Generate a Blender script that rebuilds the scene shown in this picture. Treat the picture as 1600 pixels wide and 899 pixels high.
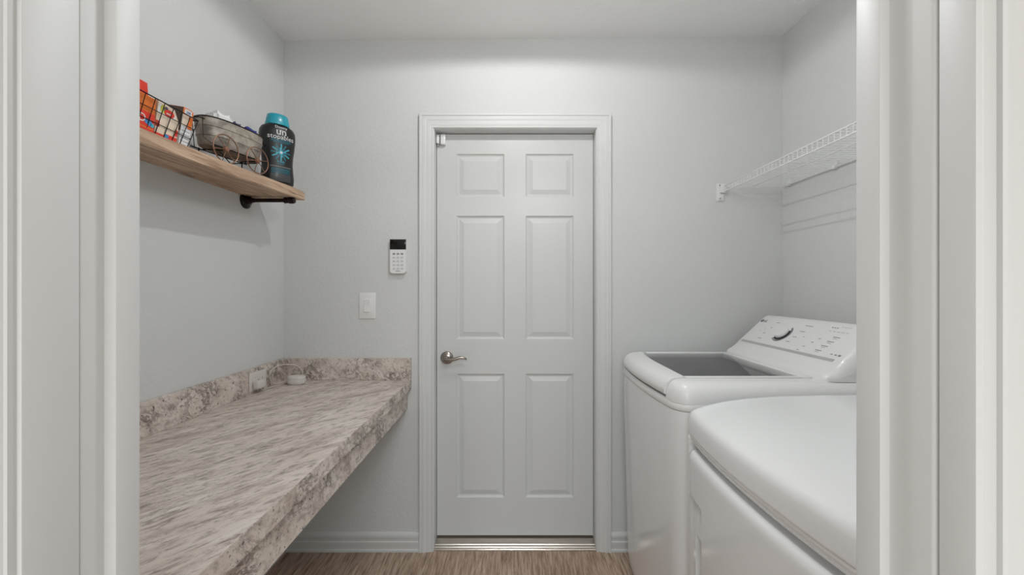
import bpy, bmesh, math, random
from mathutils import Vector, Matrix
random.seed(7)
for o in list(bpy.data.objects): bpy.data.objects.remove(o, do_unlink=True)
scene = bpy.context.scene
C = scene.collection
R = math.radians

# ------------------------------------------------ camera
cam_d = bpy.data.cameras.new('camera'); cam = bpy.data.objects.new('camera', cam_d); C.objects.link(cam)
cam.location = (0, 0, 1.33); cam.rotation_euler = (R(90), 0, 0)
cam_d.lens = 14.625; cam_d.sensor_width = 36; cam_d.clip_start = 0.02
cam_d.shift_x = 1/1600.0
cam_d.shift_y = 0.5/1600.0
scene.camera = cam
# ------------------------------------------------ world and lights
w = bpy.data.worlds.new('world'); scene.world = w; w.use_nodes = True
w.node_tree.nodes['Background'].inputs[0].default_value = (0.9, 0.95, 1, 1)
w.node_tree.nodes['Background'].inputs[1].default_value = 0.5
def area(name, loc, rot, sx, sy, power, col=(1, 1, 1)):
    d = bpy.data.lights.new(name, 'AREA'); d.shape = 'RECTANGLE'; d.size = sx; d.size_y = sy
    d.energy = power; d.color = col
    o = bpy.data.objects.new(name, d); C.objects.link(o); o.location = loc; o.rotation_euler = [R(a) for a in rot]
    return o
LAMP_P = 13.0
area('living_fill_light', (0.0, -3.5, 2.55), (0, 0, 0), 3.0, 3.0, 235, (0.86, 0.95, 1))  # broad fill added behind the camera to light the room from the front
area('hall_side_fill', (-2.9, -1.4, 1.3), (0, -90, 0), 2.0, 2.0, 15, (0.95, 0.98, 1))  # side fill added for the washer front, no window is built here
d = bpy.data.lights.new('entry_fill_light', 'POINT'); d.energy = 9.5; d.shadow_soft_size = .10; d.color = (0.94, 0.975, 1)  # unseen point fill, added to even out the light from top to bottom
o = bpy.data.objects.new('entry_fill_light', d); C.objects.link(o); o.location = (0.20, 0.92, 2.07)
scene.view_settings.view_transform = 'Standard'; scene.view_settings.look = 'None'
scene.view_settings.gamma = 1; scene.view_settings.exposure = 0.04
scene.view_settings.use_curve_mapping = False

# ------------------------------------------------ materials
def s2l(c):
    c = c/255.0
    return c/12.92 if c <= 0.04045 else ((c+0.055)/1.055)**2.4
def rgb(r, g, b): return (s2l(r), s2l(g), s2l(b), 1)
def mat(name, col, rough=0.5, metal=0.0, bump=0.0, bscale=60, coat=0.0, var=0.0, vscale=4, spec=0.5, stretch=(1, 1, 1)):
    m = bpy.data.materials.new(name); m.use_nodes = True
    nt = m.node_tree; b = nt.nodes['Principled BSDF']
    b.inputs['Base Color'].default_value = col; b.inputs['Roughness'].default_value = rough
    b.inputs['Metallic'].default_value = metal; b.inputs['Specular IOR Level'].default_value = spec
    b.inputs['Coat Weight'].default_value = coat; b.inputs['Coat Roughness'].default_value = 0.08
    tc = nt.nodes.new('ShaderNodeTexCoord'); mp = nt.nodes.new('ShaderNodeMapping')
    mp.inputs['Scale'].default_value = stretch
    nt.links.new(tc.outputs['Object'], mp.inputs[0])
    if bump:
        n = nt.nodes.new('ShaderNodeTexNoise'); n.inputs['Scale'].default_value = bscale; n.inputs['Detail'].default_value = 3
        bp = nt.nodes.new('ShaderNodeBump'); bp.inputs['Strength'].default_value = bump; bp.inputs['Distance'].default_value = 0.004
        nt.links.new(mp.outputs[0], n.inputs['Vector']); nt.links.new(n.outputs[0], bp.inputs['Height'])
        nt.links.new(bp.outputs[0], b.inputs['Normal'])
    if var:
        n = nt.nodes.new('ShaderNodeTexNoise'); n.inputs['Scale'].default_value = vscale; n.inputs['Detail'].default_value = 5
        mx = nt.nodes.new('ShaderNodeMix'); mx.data_type = 'RGBA'
        mx.inputs['A'].default_value = col; mx.inputs['B'].default_value = tuple(c*(1-var) for c in col[:3])+(1,)
        nt.links.new(mp.outputs[0], n.inputs['Vector'])
        r_ = nt.nodes.new('ShaderNodeMapRange'); r_.inputs[1].default_value = 0.35; r_.inputs[2].default_value = 0.65
        nt.links.new(n.outputs[0], r_.inputs[0]); nt.links.new(r_.outputs[0], mx.inputs['Factor'])
        nt.links.new(mx.outputs['Result'], b.inputs['Base Color'])
    return m
def ramp(nt, stops):
    r = nt.nodes.new('ShaderNodeValToRGB'); e = r.color_ramp.elements
    while len(e) < len(stops): e.new(0.5)
    for k, (p, c) in enumerate(stops): e[k].position = p; e[k].color = c
    return r

M = {}
M['wall'] = mat('wall_paint', rgb(220, 221, 220), 0.75, bump=0.38, bscale=75, var=0.03, vscale=2)
M['ceiling'] = mat('ceiling_paint', rgb(244, 244, 243), 0.85, bump=0.2, bscale=90, var=0.02)
M['trim'] = mat('trim_paint', rgb(222, 223, 222), 0.5, bump=0.03, bscale=40, var=0.02)
M['door'] = mat('door_paint', rgb(214, 215, 214), 0.38, bump=0.08, bscale=60, var=0.02, stretch=(1, 1, 0.06))
M['white'] = mat('appliance_enamel', rgb(243, 244, 244), 0.22, coat=0.5, bump=0.015, bscale=20)
M['white_plastic'] = mat('appliance_plastic', rgb(238, 238, 237), 0.3, coat=0.2, bump=0.01, bscale=30)
M['grey_plastic'] = mat('grey_plastic', rgb(150, 151, 152), 0.45, bump=0.02, bscale=40)
M['ivory_plastic'] = mat('ivory_plastic', rgb(224, 218, 214), 0.35, bump=0.02, bscale=40)
M['black_gloss'] = mat('black_glass', rgb(6, 6, 7), 0.12, bump=0.01, bscale=20)
M['dark_gap'] = mat('dark_gap', rgb(30, 30, 30), 0.7, bump=0.05, bscale=40)
M['print_grey'] = mat('grey_print', rgb(105, 107, 108), 0.5, bump=0.01)
M['chrome'] = mat('chrome', rgb(200, 200, 202), 0.12, 1.0, bump=0.02, bscale=30)
M['nickel'] = mat('satin_nickel', rgb(165, 158, 150), 0.22, 1.0, bump=0.02, bscale=30)
M['aluminium'] = mat('threshold_aluminium', rgb(205, 196, 186), 0.28, 1.0, bump=0.1, bscale=30, var=0.15, vscale=8, stretch=(.2, 4, 4))
M['iron'] = mat('black_iron', rgb(38, 28, 26), 0.35, 0.7, bump=0.1, bscale=80)
M['black_wire'] = mat('black_wire', rgb(24, 22, 22), 0.4, 0.5, bump=0.05)
M['white_wire'] = mat('white_coated_wire', rgb(232, 232, 230), 0.3, bump=0.01)
M['zinc'] = mat('galvanized_metal', rgb(176, 166, 154), 0.5, 0.15, bump=0.15, bscale=50, var=0.62, vscale=30)
M['copper'] = mat('rusty_copper', rgb(150, 112, 92), 0.4, 0.6, bump=0.1, bscale=60, var=0.3, vscale=30)
M['teal'] = mat('teal_plastic', rgb(20, 158, 178), 0.3, coat=0.3, bump=0.01)
M['teal_print'] = mat('teal_print', rgb(60, 170, 190), 0.45, bump=0.01)
M['teal_dark'] = mat('dark_teal_print', rgb(28, 112, 130), 0.45, bump=0.01)
M['bottle'] = mat('black_bottle_plastic', rgb(12, 11, 12), 0.38, coat=0.1, bump=0.02, bscale=25)
M['white_print'] = mat('white_print', rgb(225, 225, 225), 0.5, bump=0.01)
M['red'] = mat('red_card', rgb(222, 52, 30), 0.45, bump=0.03)
M['orange'] = mat('orange_card', rgb(240, 122, 40), 0.45, bump=0.03, var=0.15, vscale=10)
M['cream'] = mat('cream_card', rgb(238, 218, 196), 0.5, bump=0.03, var=0.08, vscale=20)
M['card_white'] = mat('white_card', rgb(232, 232, 234), 0.5, bump=0.03)
M['shaded_brown_card'] = mat('shaded_brown_card', rgb(96, 80, 70), 0.6, bump=0.05)  # dark brown with the shadow on the box side mixed into the colour
M['blue'] = mat('blue_wrap', rgb(40, 50, 140), 0.3, bump=0.1, bscale=30)
M['navy'] = mat('dark_blue_cloth', rgb(78, 80, 104), 0.7, bump=0.2, bscale=80)
M['light_blue'] = mat('light_blue_print', rgb(60, 140, 200), 0.5, bump=0.01)
M['yellow'] = mat('yellow_print', rgb(205, 205, 70), 0.5, bump=0.01)
M['cloth'] = mat('white_cloth', rgb(238, 238, 237), 0.8, bump=0.3, bscale=90)
M['print_faint'] = mat('faint_grey_print', rgb(140, 141, 142), 0.5, bump=0.01)
M['groove'] = mat('groove_plastic', rgb(186, 187, 187), 0.4, bump=0.01)
M['key'] = mat('key_plastic', rgb(205, 206, 206), 0.5, bump=0.01)
M['cord'] = mat('ivory_cord', rgb(216, 208, 196), 0.45, bump=0.02)

def laminate(name, kind):
    m = bpy.data.materials.new(name); m.use_nodes = True
    nt = m.node_tree; N = nt.nodes; L = nt.links; b = N['Principled BSDF']
    tc = N.new('ShaderNodeTexCoord')
    def mapping(rot, sc, off=(0, 0, 0)):
        a = N.new('ShaderNodeMapping'); a.inputs['Rotation'].default_value = rot; L.new(tc.outputs['Object'], a.inputs[0])
        c = N.new('ShaderNodeMapping'); c.inputs['Scale'].default_value = sc; c.inputs['Location'].default_value = off
        L.new(a.outputs[0], c.inputs[0]); return c
    def noise(mp, sc, det=6, rough=0.6, dist=0.0):
        n = N.new('ShaderNodeTexNoise'); n.inputs['Scale'].default_value = sc; n.inputs['Detail'].default_value = det
        n.inputs['Roughness'].default_value = rough; n.inputs['Distortion'].default_value = dist
        L.new(mp.outputs[0], n.inputs['Vector']); return n
    def mixc(f, a, bcol, fac=1.0, blend='MIX'):
        mx = N.new('ShaderNodeMix'); mx.data_type = 'RGBA'; mx.blend_type = blend
        if fac != 1.0:
            k = N.new('ShaderNodeMath'); k.operation = 'MULTIPLY'; k.inputs[1].default_value = fac; L.new(f, k.inputs[0]); f = k.outputs[0]
        L.new(f, mx.inputs['Factor']); L.new(a, mx.inputs['A'])
        if isinstance(bcol, tuple): mx.inputs['B'].default_value = bcol
        else: L.new(bcol, mx.inputs['B'])
        return mx.outputs['Result']
    if kind == 'top':
        mp = mapping((0, 0, R(38)), (15, 3.4, 15)); mpf = mapping((0, 0, R(34)), (85, 22, 85)); mpc = mapping((0, 0, R(42)), (6, 2.0, 6))
    else:
        mp = mapping((R(35), R(-30), R(20)), (9, 5, 11)); mpf = mapping((R(20), R(-30), 0), (40, 30, 60)); mpc = mapping((0, R(-30), 0), (6, 5, 7))
    base = noise(mp, 1.3, 8, 0.66, 0.25)
    r1 = ramp(nt, [(0.30, rgb(184, 168, 158)), (0.48, rgb(220, 208, 198)), (0.66, rgb(236, 227, 219))])
    L.new(base.outputs[0], r1.inputs[0]); col = r1.outputs[0]
    fine = noise(mpf, 1.0, 8, 0.7, 0.4)
    r2 = ramp(nt, [(0.50, (0, 0, 0, 1)), (0.64, (1, 1, 1, 1))]); L.new(fine.outputs[0], r2.inputs[0])
    col = mixc(r2.outputs[0], col, rgb(132, 117, 109), 0.8 if kind == 'top' else 0.55)
    # dark veins gathered in bands
    v = noise(mp, 2.2, 9, 0.74, 0.45)
    ab = N.new('ShaderNodeMath'); ab.operation = 'SUBTRACT'; ab.inputs[1].default_value = 0.5; L.new(v.outputs[0], ab.inputs[0])
    aa = N.new('ShaderNodeMath'); aa.operation = 'ABSOLUTE'; L.new(ab.outputs[0], aa.inputs[0])
    r3 = ramp(nt, [(0.0, (1, 1, 1, 1)), (0.020 if kind == 'top' else 0.05, (0, 0, 0, 1))]); L.new(aa.outputs[0], r3.inputs[0])
    band = noise(mpc, 1.4, 3, 0.5); r4 = ramp(nt, [(0.42, (0, 0, 0, 1)), (0.6, (1, 1, 1, 1))]); L.new(band.outputs[0], r4.inputs[0])
    mu = N.new('ShaderNodeMath'); mu.operation = 'MULTIPLY'; L.new(r3.outputs[0], mu.inputs[0]); L.new(r4.outputs[0], mu.inputs[1])
    col = mixc(mu.outputs[0], col, rgb(78, 63, 57), 0.55 if kind == 'top' else 0.85)
    # specks
    sp = noise(mapping((0, 0, R(34)), (150, 60, 150)) if kind == 'top' else mapping((0, 0, 0), (95, 80, 110)), 1.0, 3, 0.6)
    r5 = ramp(nt, [(0.62 if kind == 'edge' else 0.66, (0, 0, 0, 1)), (0.68 if kind == 'edge' else 0.72, (1, 1, 1, 1))]); L.new(sp.outputs[0], r5.inputs[0])
    col = mixc(r5.outputs[0], col, rgb(66, 50, 46), 0.5 if kind == 'top' else 0.9)
    L.new(col, b.inputs['Base Color']); b.inputs['Roughness'].default_value = 0.42
    bp = N.new('ShaderNodeBump'); bp.inputs['Strength'].default_value = 0.08; bp.inputs['Distance'].default_value = 0.002
    L.new(fine.outputs[0], bp.inputs['Height']); L.new(bp.outputs[0], b.inputs['Normal'])
    return m
M['laminate_top'] = laminate('granite_look_laminate_top', 'top')
M['laminate_edge'] = laminate('granite_look_laminate_edge', 'edge')

def wood(name, cols, scale, wob=0.5, rough=0.5, dark=None):
    m = bpy.data.materials.new(name); m.use_nodes = True
    nt = m.node_tree; N = nt.nodes; L = nt.links; b = N['Principled BSDF']
    tc = N.new('ShaderNodeTexCoord'); mp = N.new('ShaderNodeMapping'); mp.inputs['Scale'].default_value = scale
    L.new(tc.outputs['Object'], mp.inputs[0])
    n = N.new('ShaderNodeTexNoise'); n.inputs['Scale'].default_value = 1; n.inputs['Detail'].default_value = 9
    n.inputs['Roughness'].default_value = 0.68; n.inputs['Distortion'].default_value = wob
    L.new(mp.outputs[0], n.inputs['Vector'])
    r = ramp(nt, [(0.32, cols[0]), (0.5, cols[1]), (0.68, cols[2])]); L.new(n.outputs[0], r.inputs[0])
    n2 = N.new('ShaderNodeTexNoise'); n2.inputs['Scale'].default_value = 3.0; n2.inputs['Detail'].default_value = 3
    L.new(tc.outputs['Object'], n2.inputs['Vector'])
    r2 = ramp(nt, [(0.4, (1, 1, 1, 1)), (0.7, (0.78, 0.76, 0.74, 1))]); L.new(n2.outputs[0], r2.inputs[0])
    mx = N.new('ShaderNodeMix'); mx.data_type = 'RGBA'; mx.blend_type = 'MULTIPLY'; mx.inputs['Factor'].default_value = 1
    L.new(r.outputs[0], mx.inputs['A']); L.new(r2.outputs[0], mx.inputs['B'])
    L.new(mx.outputs['Result'], b.inputs['Base Color']); b.inputs['Roughness'].default_value = rough
    bp = N.new('ShaderNodeBump'); bp.inputs['Strength'].default_value = 0.15; bp.inputs['Distance'].default_value = 0.002
    L.new(n.outputs[0], bp.inputs['Height']); L.new(bp.outputs[0], b.inputs['Normal'])
    return m
M['floor'] = wood('oak_look_vinyl', (rgb(122, 94, 74), rgb(186, 160, 140), rgb(222, 200, 182)), (105, 7, 7), 0.3, 0.45)
M['shelf_wood'] = wood('rough_pine', (rgb(140, 110, 88), rgb(196, 166, 140), rgb(222, 194, 168)), (26, 3.6, 60), 1.0, 0.7)

def glass_mat():
    m = bpy.data.materials.new('tinted_lid_glass'); m.use_nodes = True
    nt = m.node_tree; N = nt.nodes; L = nt.links
    for n in list(N): N.remove(n)
    out = N.new('ShaderNodeOutputMaterial'); tr = N.new('ShaderNodeBsdfTransparent'); tr.inputs[0].default_value = (0.92, 0.925, 0.925, 1)
    gl = N.new('ShaderNodeBsdfGlossy'); gl.inputs['Roughness'].default_value = 0.03; gl.inputs[0].default_value = (.9, .9, .9, 1)
    fr = N.new('ShaderNodeFresnel'); fr.inputs[0].default_value = 1.5
    mx = N.new('ShaderNodeMixShader'); L.new(fr.outputs[0], mx.inputs[0]); L.new(tr.outputs[0], mx.inputs[1]); L.new(gl.outputs[0], mx.inputs[2])
    L.new(mx.outputs[0], out.inputs[0]); return m
M['lid_glass'] = glass_mat()
def emit_mat(name, col, s):
    m = bpy.data.materials.new(name); m.use_nodes = True
    b = m.node_tree.nodes['Principled BSDF']; b.inputs['Base Color'].default_value = col
    b.inputs['Emission Color'].default_value = col; b.inputs['Emission Strength'].default_value = s; return m
M['lamp_glass'] = emit_mat('lamp_glass', (1, 0.98, 0.95, 1), 1.0)

# ------------------------------------------------ mesh helpers
def link(name, me, m, parent=None, smooth=False, loc=None):
    o = bpy.data.objects.new(name, me); C.objects.link(o)
    if m is not None and len(me.materials) == 0: me.materials.append(m)
    if parent: o.parent = parent
    if loc: o.location = loc
    return o
def obj(name, bm, m, parent=None, smooth=False, loc=None, angle=40):
    bmesh.ops.recalc_face_normals(bm, faces=bm.faces[:])
    if smooth:
        for f in bm.faces: f.smooth = True
        for e in bm.edges:
            if len(e.link_faces) == 2 and e.calc_face_angle(0) > R(angle): e.smooth = False
    me = bpy.data.meshes.new(name); bm.to_mesh(me); bm.free()
    return link(name, me, m, parent, smooth, loc)
def thing(name, label, cat, loc=(0, 0, 0), rotz=0, group=None):
    o = bpy.data.objects.new(name, None); C.objects.link(o); o.location = loc; o.rotation_euler = (0, 0, rotz)
    o.empty_display_size = 0.05
    o['label'] = label; o['category'] = cat
    if group: o['group'] = group
    return o
def tag(o, label, cat, group=None):
    o['label'] = label; o['category'] = cat
    if group: o['group'] = group
    return o
def struct(o, label, cat):
    o['kind'] = 'structure'; o['label'] = label; o['category'] = cat; return o
def box(bm, x0, x1, y0, y1, z0, z1, bev=0.0, seg=2):
    vs = [bm.verts.new(p) for p in ((x0, y0, z0), (x1, y0, z0), (x1, y1, z0), (x0, y1, z0), (x0, y0, z1), (x1, y0, z1), (x1, y1, z1), (x0, y1, z1))]
    fs = [bm.faces.new([vs[i] for i in q]) for q in ((0, 3, 2, 1), (4, 5, 6, 7), (0, 1, 5, 4), (1, 2, 6, 5), (2, 3, 7, 6), (3, 0, 4, 7))]
    if bev:
        es = list({e for f in fs for e in f.edges})
        bmesh.ops.bevel(bm, geom=es, offset=bev, segments=seg, affect='EDGES', profile=0.5)
    return vs
def bxo(name, dims, m, parent=None, bev=0.0, seg=2, loc=None):
    bm = bmesh.new(); box(bm, *dims, bev=bev, seg=seg); return obj(name, bm, m, parent, smooth=bev > 0, loc=loc)
def loft(bm, rings, close=True, caps=True):
    vr = [[bm.verts.new(p) for p in r] for r in rings]; n = len(vr[0])
    for a, b in zip(vr, vr[1:]):
        for i in range(n if close else n-1):
            j = (i+1) % n
            bm.faces.new((a[i], a[j], b[j], b[i]))
    if caps and close:
        bm.faces.new(vr[0][::-1]); bm.faces.new(vr[-1])
    return vr
def tube(bm, pts, r, n=8, closed=False):
    pts = [Vector(p) for p in pts]; m = len(pts); rings = []; prev = None
    rr = r if isinstance(r, (list, tuple)) else [r]*m
    for i, p in enumerate(pts):
        if closed: t = (pts[(i+1) % m]-pts[i-1]).normalized()
        else: t = (pts[min(i+1, m-1)]-pts[max(i-1, 0)]).normalized()
        if prev is None:
            up = Vector((0, 0, 1)) if abs(t.z) < 0.9 else Vector((1, 0, 0))
            a = t.cross(up).normalized()
        else:
            a = (prev-t*prev.dot(t)).normalized()
        prev = a; b = t.cross(a)
        rings.append([p+rr[i]*(math.cos(2*math.pi*k/n)*a+math.sin(2*math.pi*k/n)*b) for k in range(n)])
    if closed: rings.append(rings[0]); loft(bm, rings, True, False); bmesh.ops.remove_doubles(bm, verts=bm.verts[:], dist=1e-6)
    else: loft(bm, rings, True, True)
def lathe(bm, prof, n=32, axis='z', c=(0, 0, 0)):
    rings = []
    for r, h in prof:
        ring = []
        for k in range(n):
            a = 2*math.pi*k/n; u, v = r*math.cos(a), r*math.sin(a)
            p = {'z': (u, v, h), 'x': (h, u, v), 'y': (u, h, v)}[axis]
            ring.append((p[0]+c[0], p[1]+c[1], p[2]+c[2]))
        rings.append(ring)
    loft(bm, rings)
def prism(bm, poly, axis, a, b):
    def P(u, v, w):
        return {'x': (w, u, v), 'y': (u, w, v), 'z': (u, v, w)}[axis]
    loft(bm, [[P(u, v, a) for u, v in poly], [P(u, v, b) for u, v in poly]])
def smoothpath(pts, sub=8, closed=False):
    P = [Vector(p) for p in pts]; n = len(P); out = []
    rng = range(n if closed else n-1)
    for i in rng:
        p0 = P[i-1] if (closed or i > 0) else P[0]; p1 = P[i]; p2 = P[(i+1) % n]
        p3 = P[(i+2) % n] if (closed or i+2 < n) else P[-1]
        for k in range(sub):
            t = k/sub
            out.append(0.5*((2*p1)+(p2-p0)*t+(2*p0-5*p1+4*p2-p3)*t*t+(3*p1-p0-3*p2+p3)*t**3))
    if not closed: out.append(P[-1])
    return out
def text_obj(name, s, size, m, parent, mtx=None, ext=0.0003, align='CENTER', warp=None):
    cu = bpy.data.curves.new(name, 'FONT'); cu.body = s; cu.size = size; cu.extrude = ext; cu.align_x = align; cu.align_y = 'CENTER'; cu.resolution_u = 3
    t = bpy.data.objects.new(name, cu); C.objects.link(t)
    dg = bpy.context.evaluated_depsgraph_get(); me = bpy.data.meshes.new_from_object(t.evaluated_get(dg))
    bpy.data.objects.remove(t, do_unlink=True); me.name = name
    if warp:
        for v in me.vertices: v.co = warp(v.co)
    if mtx is not None: me.transform(mtx)
    me.materials.clear(); me.materials.append(m)
    return link(name, me, m, parent)
def frame_m(o, u, v):
    u = Vector(u).normalized(); v = Vector(v).normalized(); n = u.cross(v)
    mt = Matrix((u, v, n)).transposed().to_4x4(); mt.translation = Vector(o); return mt

# ------------------------------------------------ setting
YB = 2.104; XL = -1.152; XR = 1.372; YN0, YN1 = 0.360, 0.4726
ZL, ZR = 2.580, 2.604
DXL, DXR, DZ = -0.390, 0.428, 2.133       # opening of the far door
OXL, OXR, OZ = -0.4214, 0.3916, 2.10       # opening of the near doorway
struct(bxo('floor', (-4.2, 4.2, -7.2, 2.40, -0.06, 0.0), M['floor']), 'light brown oak-look floor at the foot of the door', 'floor')
def zc(x): return ZL+(ZR-ZL)*(x-XL)/(XR-XL)
bm = bmesh.new()
loft(bm, [[(x, y, zc(x)) for x, y in ((XL-.1, YN0), (XR+.1, YN0), (XR+.1, YB+.1), (XL-.1, YB+.1))],
          [(x, y, zc(x)+.08) for x, y in ((XL-.1, YN0), (XR+.1, YN0), (XR+.1, YB+.1), (XL-.1, YB+.1))]])
struct(obj('ceiling', bm, M['ceiling']), 'plain white ceiling over the laundry room', 'ceiling')
struct(bxo('wall_left', (XL-.1, XL, YN1, YB+.1, 0, 2.72), M['wall']), 'light grey wall behind the wooden shelf and countertop', 'wall')
struct(bxo('wall_right', (XR, XR+.1, YN1, YB+.1, 0, 2.72), M['wall']), 'light grey wall behind the washer and wire shelf', 'wall')
bm = bmesh.new()
t = .018
box(bm, XL, DXL-t, YB, YB+.12, 0, 2.72); box(bm, DXR+t, XR, YB, YB+.12, 0, 2.72); box(bm, DXL-t, DXR+t, YB, YB+.12, DZ+t, 2.72)
struct(obj('wall_back', bm, M['wall']), 'light grey wall with the white door, keypad and light switch', 'wall')
bm = bmesh.new()
box(bm, -4.2, OXL-t, YN0, YN1, 0, 2.72); box(bm, OXR+t, 4.2, YN0, YN1, 0, 2.72); box(bm, OXL-t, OXR+t, YN0, YN1, OZ+t, 2.72)
struct(obj('wall_front', bm, M['wall']), 'wall around the near doorway the photo is taken through', 'wall')
# hallway behind the camera
struct(bxo('wall_hall_left', (-4.3, -4.2, -7.1, YN0, 0, 2.72), M['wall']), 'hallway wall on the left, outside the laundry room', 'wall')
struct(bxo('wall_hall_right', (4.2, 4.3, -7.1, YN0, 0, 2.72), M['wall']), 'hallway wall on the right, outside the laundry room', 'wall')
struct(bxo('wall_hall_back', (-4.3, 4.3, -7.2, -7.1, 0, 2.72), M['wall']), 'hallway wall behind the viewpoint', 'wall')
struct(bxo('ceiling_hall', (-4.3, 4.3, -7.2, YN0, 2.6, 2.68), M['ceiling']), 'white hallway ceiling outside the laundry room', 'ceiling')

def mitred(bm, prof, xl, xr, zt, yb, sgn):
    # prof: list of (offset outward, proud height), swept up, across and down
    rings = []
    for (x, z, ox, oz) in ((xl, 0.0, -1, 0), (xl, zt, -1, 1), (xr, zt, 1, 1), (xr, 0.0, 1, 0)):
        rings.append([(x+ox*o, yb-sgn*d, z+oz*o) for o, d in prof])
    loft(bm, rings)
casing = [(0, 0), (0, .008), (.003, .0105), (.007, .0105), (.011, .0085), (.016, .0115), (.022, .0125), (.030, .0135), (.036, .0125), (.041, .0155),
          (.048, .0175), (.055, .0165), (.058, .0150), (.0605, .019), (.068, .0195), (.070, .018), (.070, 0)]
bm = bmesh.new(); mitred(bm, casing, DXL-.003, DXR+.003, DZ+.003, YB, 1)
struct(obj('trim_1', bm, M['trim'], smooth=True, angle=25), 'white moulded casing around the six-panel door', 'door casing')
bm = bmesh.new()   # jamb of the far door
box(bm, DXL-t, DXL, YB-.001, YB+.12, 0, DZ+t); box(bm, DXR, DXR+t, YB-.001, YB+.12, 0, DZ+t); box(bm, DXL, DXR, YB-.001, YB+.12, DZ, DZ+t)
struct(obj('trim_2', bm, M['trim']), 'white jamb lining the opening of the six-panel door', 'door jamb')
# near doorway: jamb in two pieces with a stop
ycl, ycr = .3618, .3535
JL, JR = .4064, .3815
bm = bmesh.new()
box(bm, OXL-t, OXL, ycl-.004, JL, 0, OZ+t, bev=.0015); box(bm, OXL-t, OXL-.001, JL+.0008, YN1+.001, 0, OZ+t, bev=.0015)
box(bm, OXL-.004, OXL+.011, .4316, .459, 0, OZ, bev=.0015)
box(bm, OXR, OXR+t, ycr-.003, JR, 0, OZ+t, bev=.0015); box(bm, OXR-.001, OXR+t, JR+.0022, YN1+.001, 0, OZ+t, bev=.004, seg=3)
box(bm, OXR-.011, OXR+.006, .4295, .459, 0, OZ, bev=.0012)
box(bm, OXL, OXR, ycr, YN1+.001, OZ, OZ+t); box(bm, OXL+.011, OXR-.011, .4310, .459, OZ-.011, OZ)
struct(obj('trim_3', bm, M['trim'], smooth=True), 'white jamb and stop of the near doorway, at both sides of the photo', 'door jamb')
near_case = [(0, 0), (0, .009), (.0020, .010), (.0034, .009), (.0042, .005), (.0055, .0035), (.0064, .006), (.008, .0088), (.011, .0095), (.0135, .008), (.0146, .003), (.017, .0015), (.0203, .002), (.0215, .007), (.026, .009), (.036, .0095), (.046, .013), (.055, .017), (.064, .017), (.064, 0)]
bm = bmesh.new(); mitred(bm, near_case, OXL-.004, OXR+.004, OZ+.004, YN0, 1)
struct(obj('trim_4', bm, M['trim'], smooth=True, angle=30), 'white moulded casing of the near doorway, at the photo edges', 'door casing')
# baseboards
bprof = [(0, 0), (.0150, 0), (.0158, .005), (.0150, .011), (.0110, .014), (.0112, .028), (.0128, .033), (.0128, .050), (.0092, .053), (.0092, .066), (.0108, .069), (.0105, .084), (.0065, .092), (.0020, .096), (0, .096)]
def baseb(name, a, b, mode, lab):
    bm = bmesh.new()
    if mode == 'back': prism(bm, [(YB-u, v) for u, v in bprof], 'x', a, b)
    if mode == 'left': prism(bm, [(XL+u, v) for u, v in bprof], 'y', a, b)
    if mode == 'right': prism(bm, [(XR-u, v) for u, v in bprof], 'y', a, b)
    struct(obj(name, bm, M['trim'], smooth=True, angle=30), lab, 'baseboard')
baseb('baseboard_back_left', XL+.016, DXL-.074, 'back', 'white moulded baseboard between the countertop and the door')
baseb('baseboard_back_right', DXR+.074, XR-.016, 'back', 'short white baseboard between the door and the washer')
baseb('baseboard_left', YN1, YB, 'left', 'white baseboard on the left wall under the countertop')
baseb('baseboard_right', YN1, YB, 'right', 'white baseboard behind the washer and dryer')

# door with six raised panels
YD = 2.165
def door_mesh(bm, x0, x1, z0, z1, y, th, panels):
    xs = sorted({x0, x1, *[p[0] for p in panels], *[p[1] for p in panels]}); zs = sorted({z0, z1, *[p[2] for p in panels], *[p[3] for p in panels]})
    V = {}
    def v(x, yy, z):
        k = (round(x, 5), round(yy, 5), round(z, 5))
        if k not in V: V[k] = bm.verts.new((x, yy, z))
        return V[k]
    for i in range(len(xs)-1):
        for j in range(len(zs)-1):
            a, b, c, d = xs[i], xs[i+1], zs[j], zs[j+1]
            if not any(abs(p[0]-a) < 1e-6 and abs(p[1]-b) < 1e-6 and c >= p[2]-1e-6 and d <= p[3]+1e-6 for p in panels):
                bm.faces.new((v(a, y, c), v(b, y, c), v(b, y, d), v(a, y, d)))
    for (a, b, c, d) in panels:
        steps = [(0, 0), (.004, .005), (.009, .008), (.014, .0085), (.036, .0025), (.038, .0018)]
        prev = None
        for ins, dep in steps:
            r = [v(a+ins, y+dep, c+ins), v(b-ins, y+dep, c+ins), v(b-ins, y+dep, d-ins), v(a+ins, y+dep, d-ins)]
            if prev:
                for k in range(4): bm.faces.new((prev[k], prev[(k+1) % 4], r[(k+1) % 4], r[k]))
            prev = r
        bm.faces.new(prev)
    box(bm, x0, x1, y+.0095, y+th, z0, z1)
    # rim between the front face and the core
    for (p, q) in (((x0, z0), (x1, z0)), ((x1, z0), (x1, z1)), ((x1, z1), (x0, z1)), ((x0, z1), (x0, z0))):
        vv = [bm.verts.new((p[0], y, p[1])), bm.verts.new((q[0], y, q[1])), bm.verts.new((q[0], y+.0095, q[1])), bm.verts.new((p[0], y+.0095, p[1]))]
        bm.faces.new(vv)
panels = []
for (a, b) in ((-.286, -.036), (.074, .324)):
    for (c, d) in ((.238, .882), (1.062, 1.705), (1.803, 2.027)): panels.append((a, b, c, d))
bm = bmesh.new(); door_mesh(bm, DXL+.003, DXR-.003, .042, 2.129, YD, .042, panels)
door = obj('door_1', bm, M['door'])
struct(door, 'white six-panel door with a satin lever handle', 'door')
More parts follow.
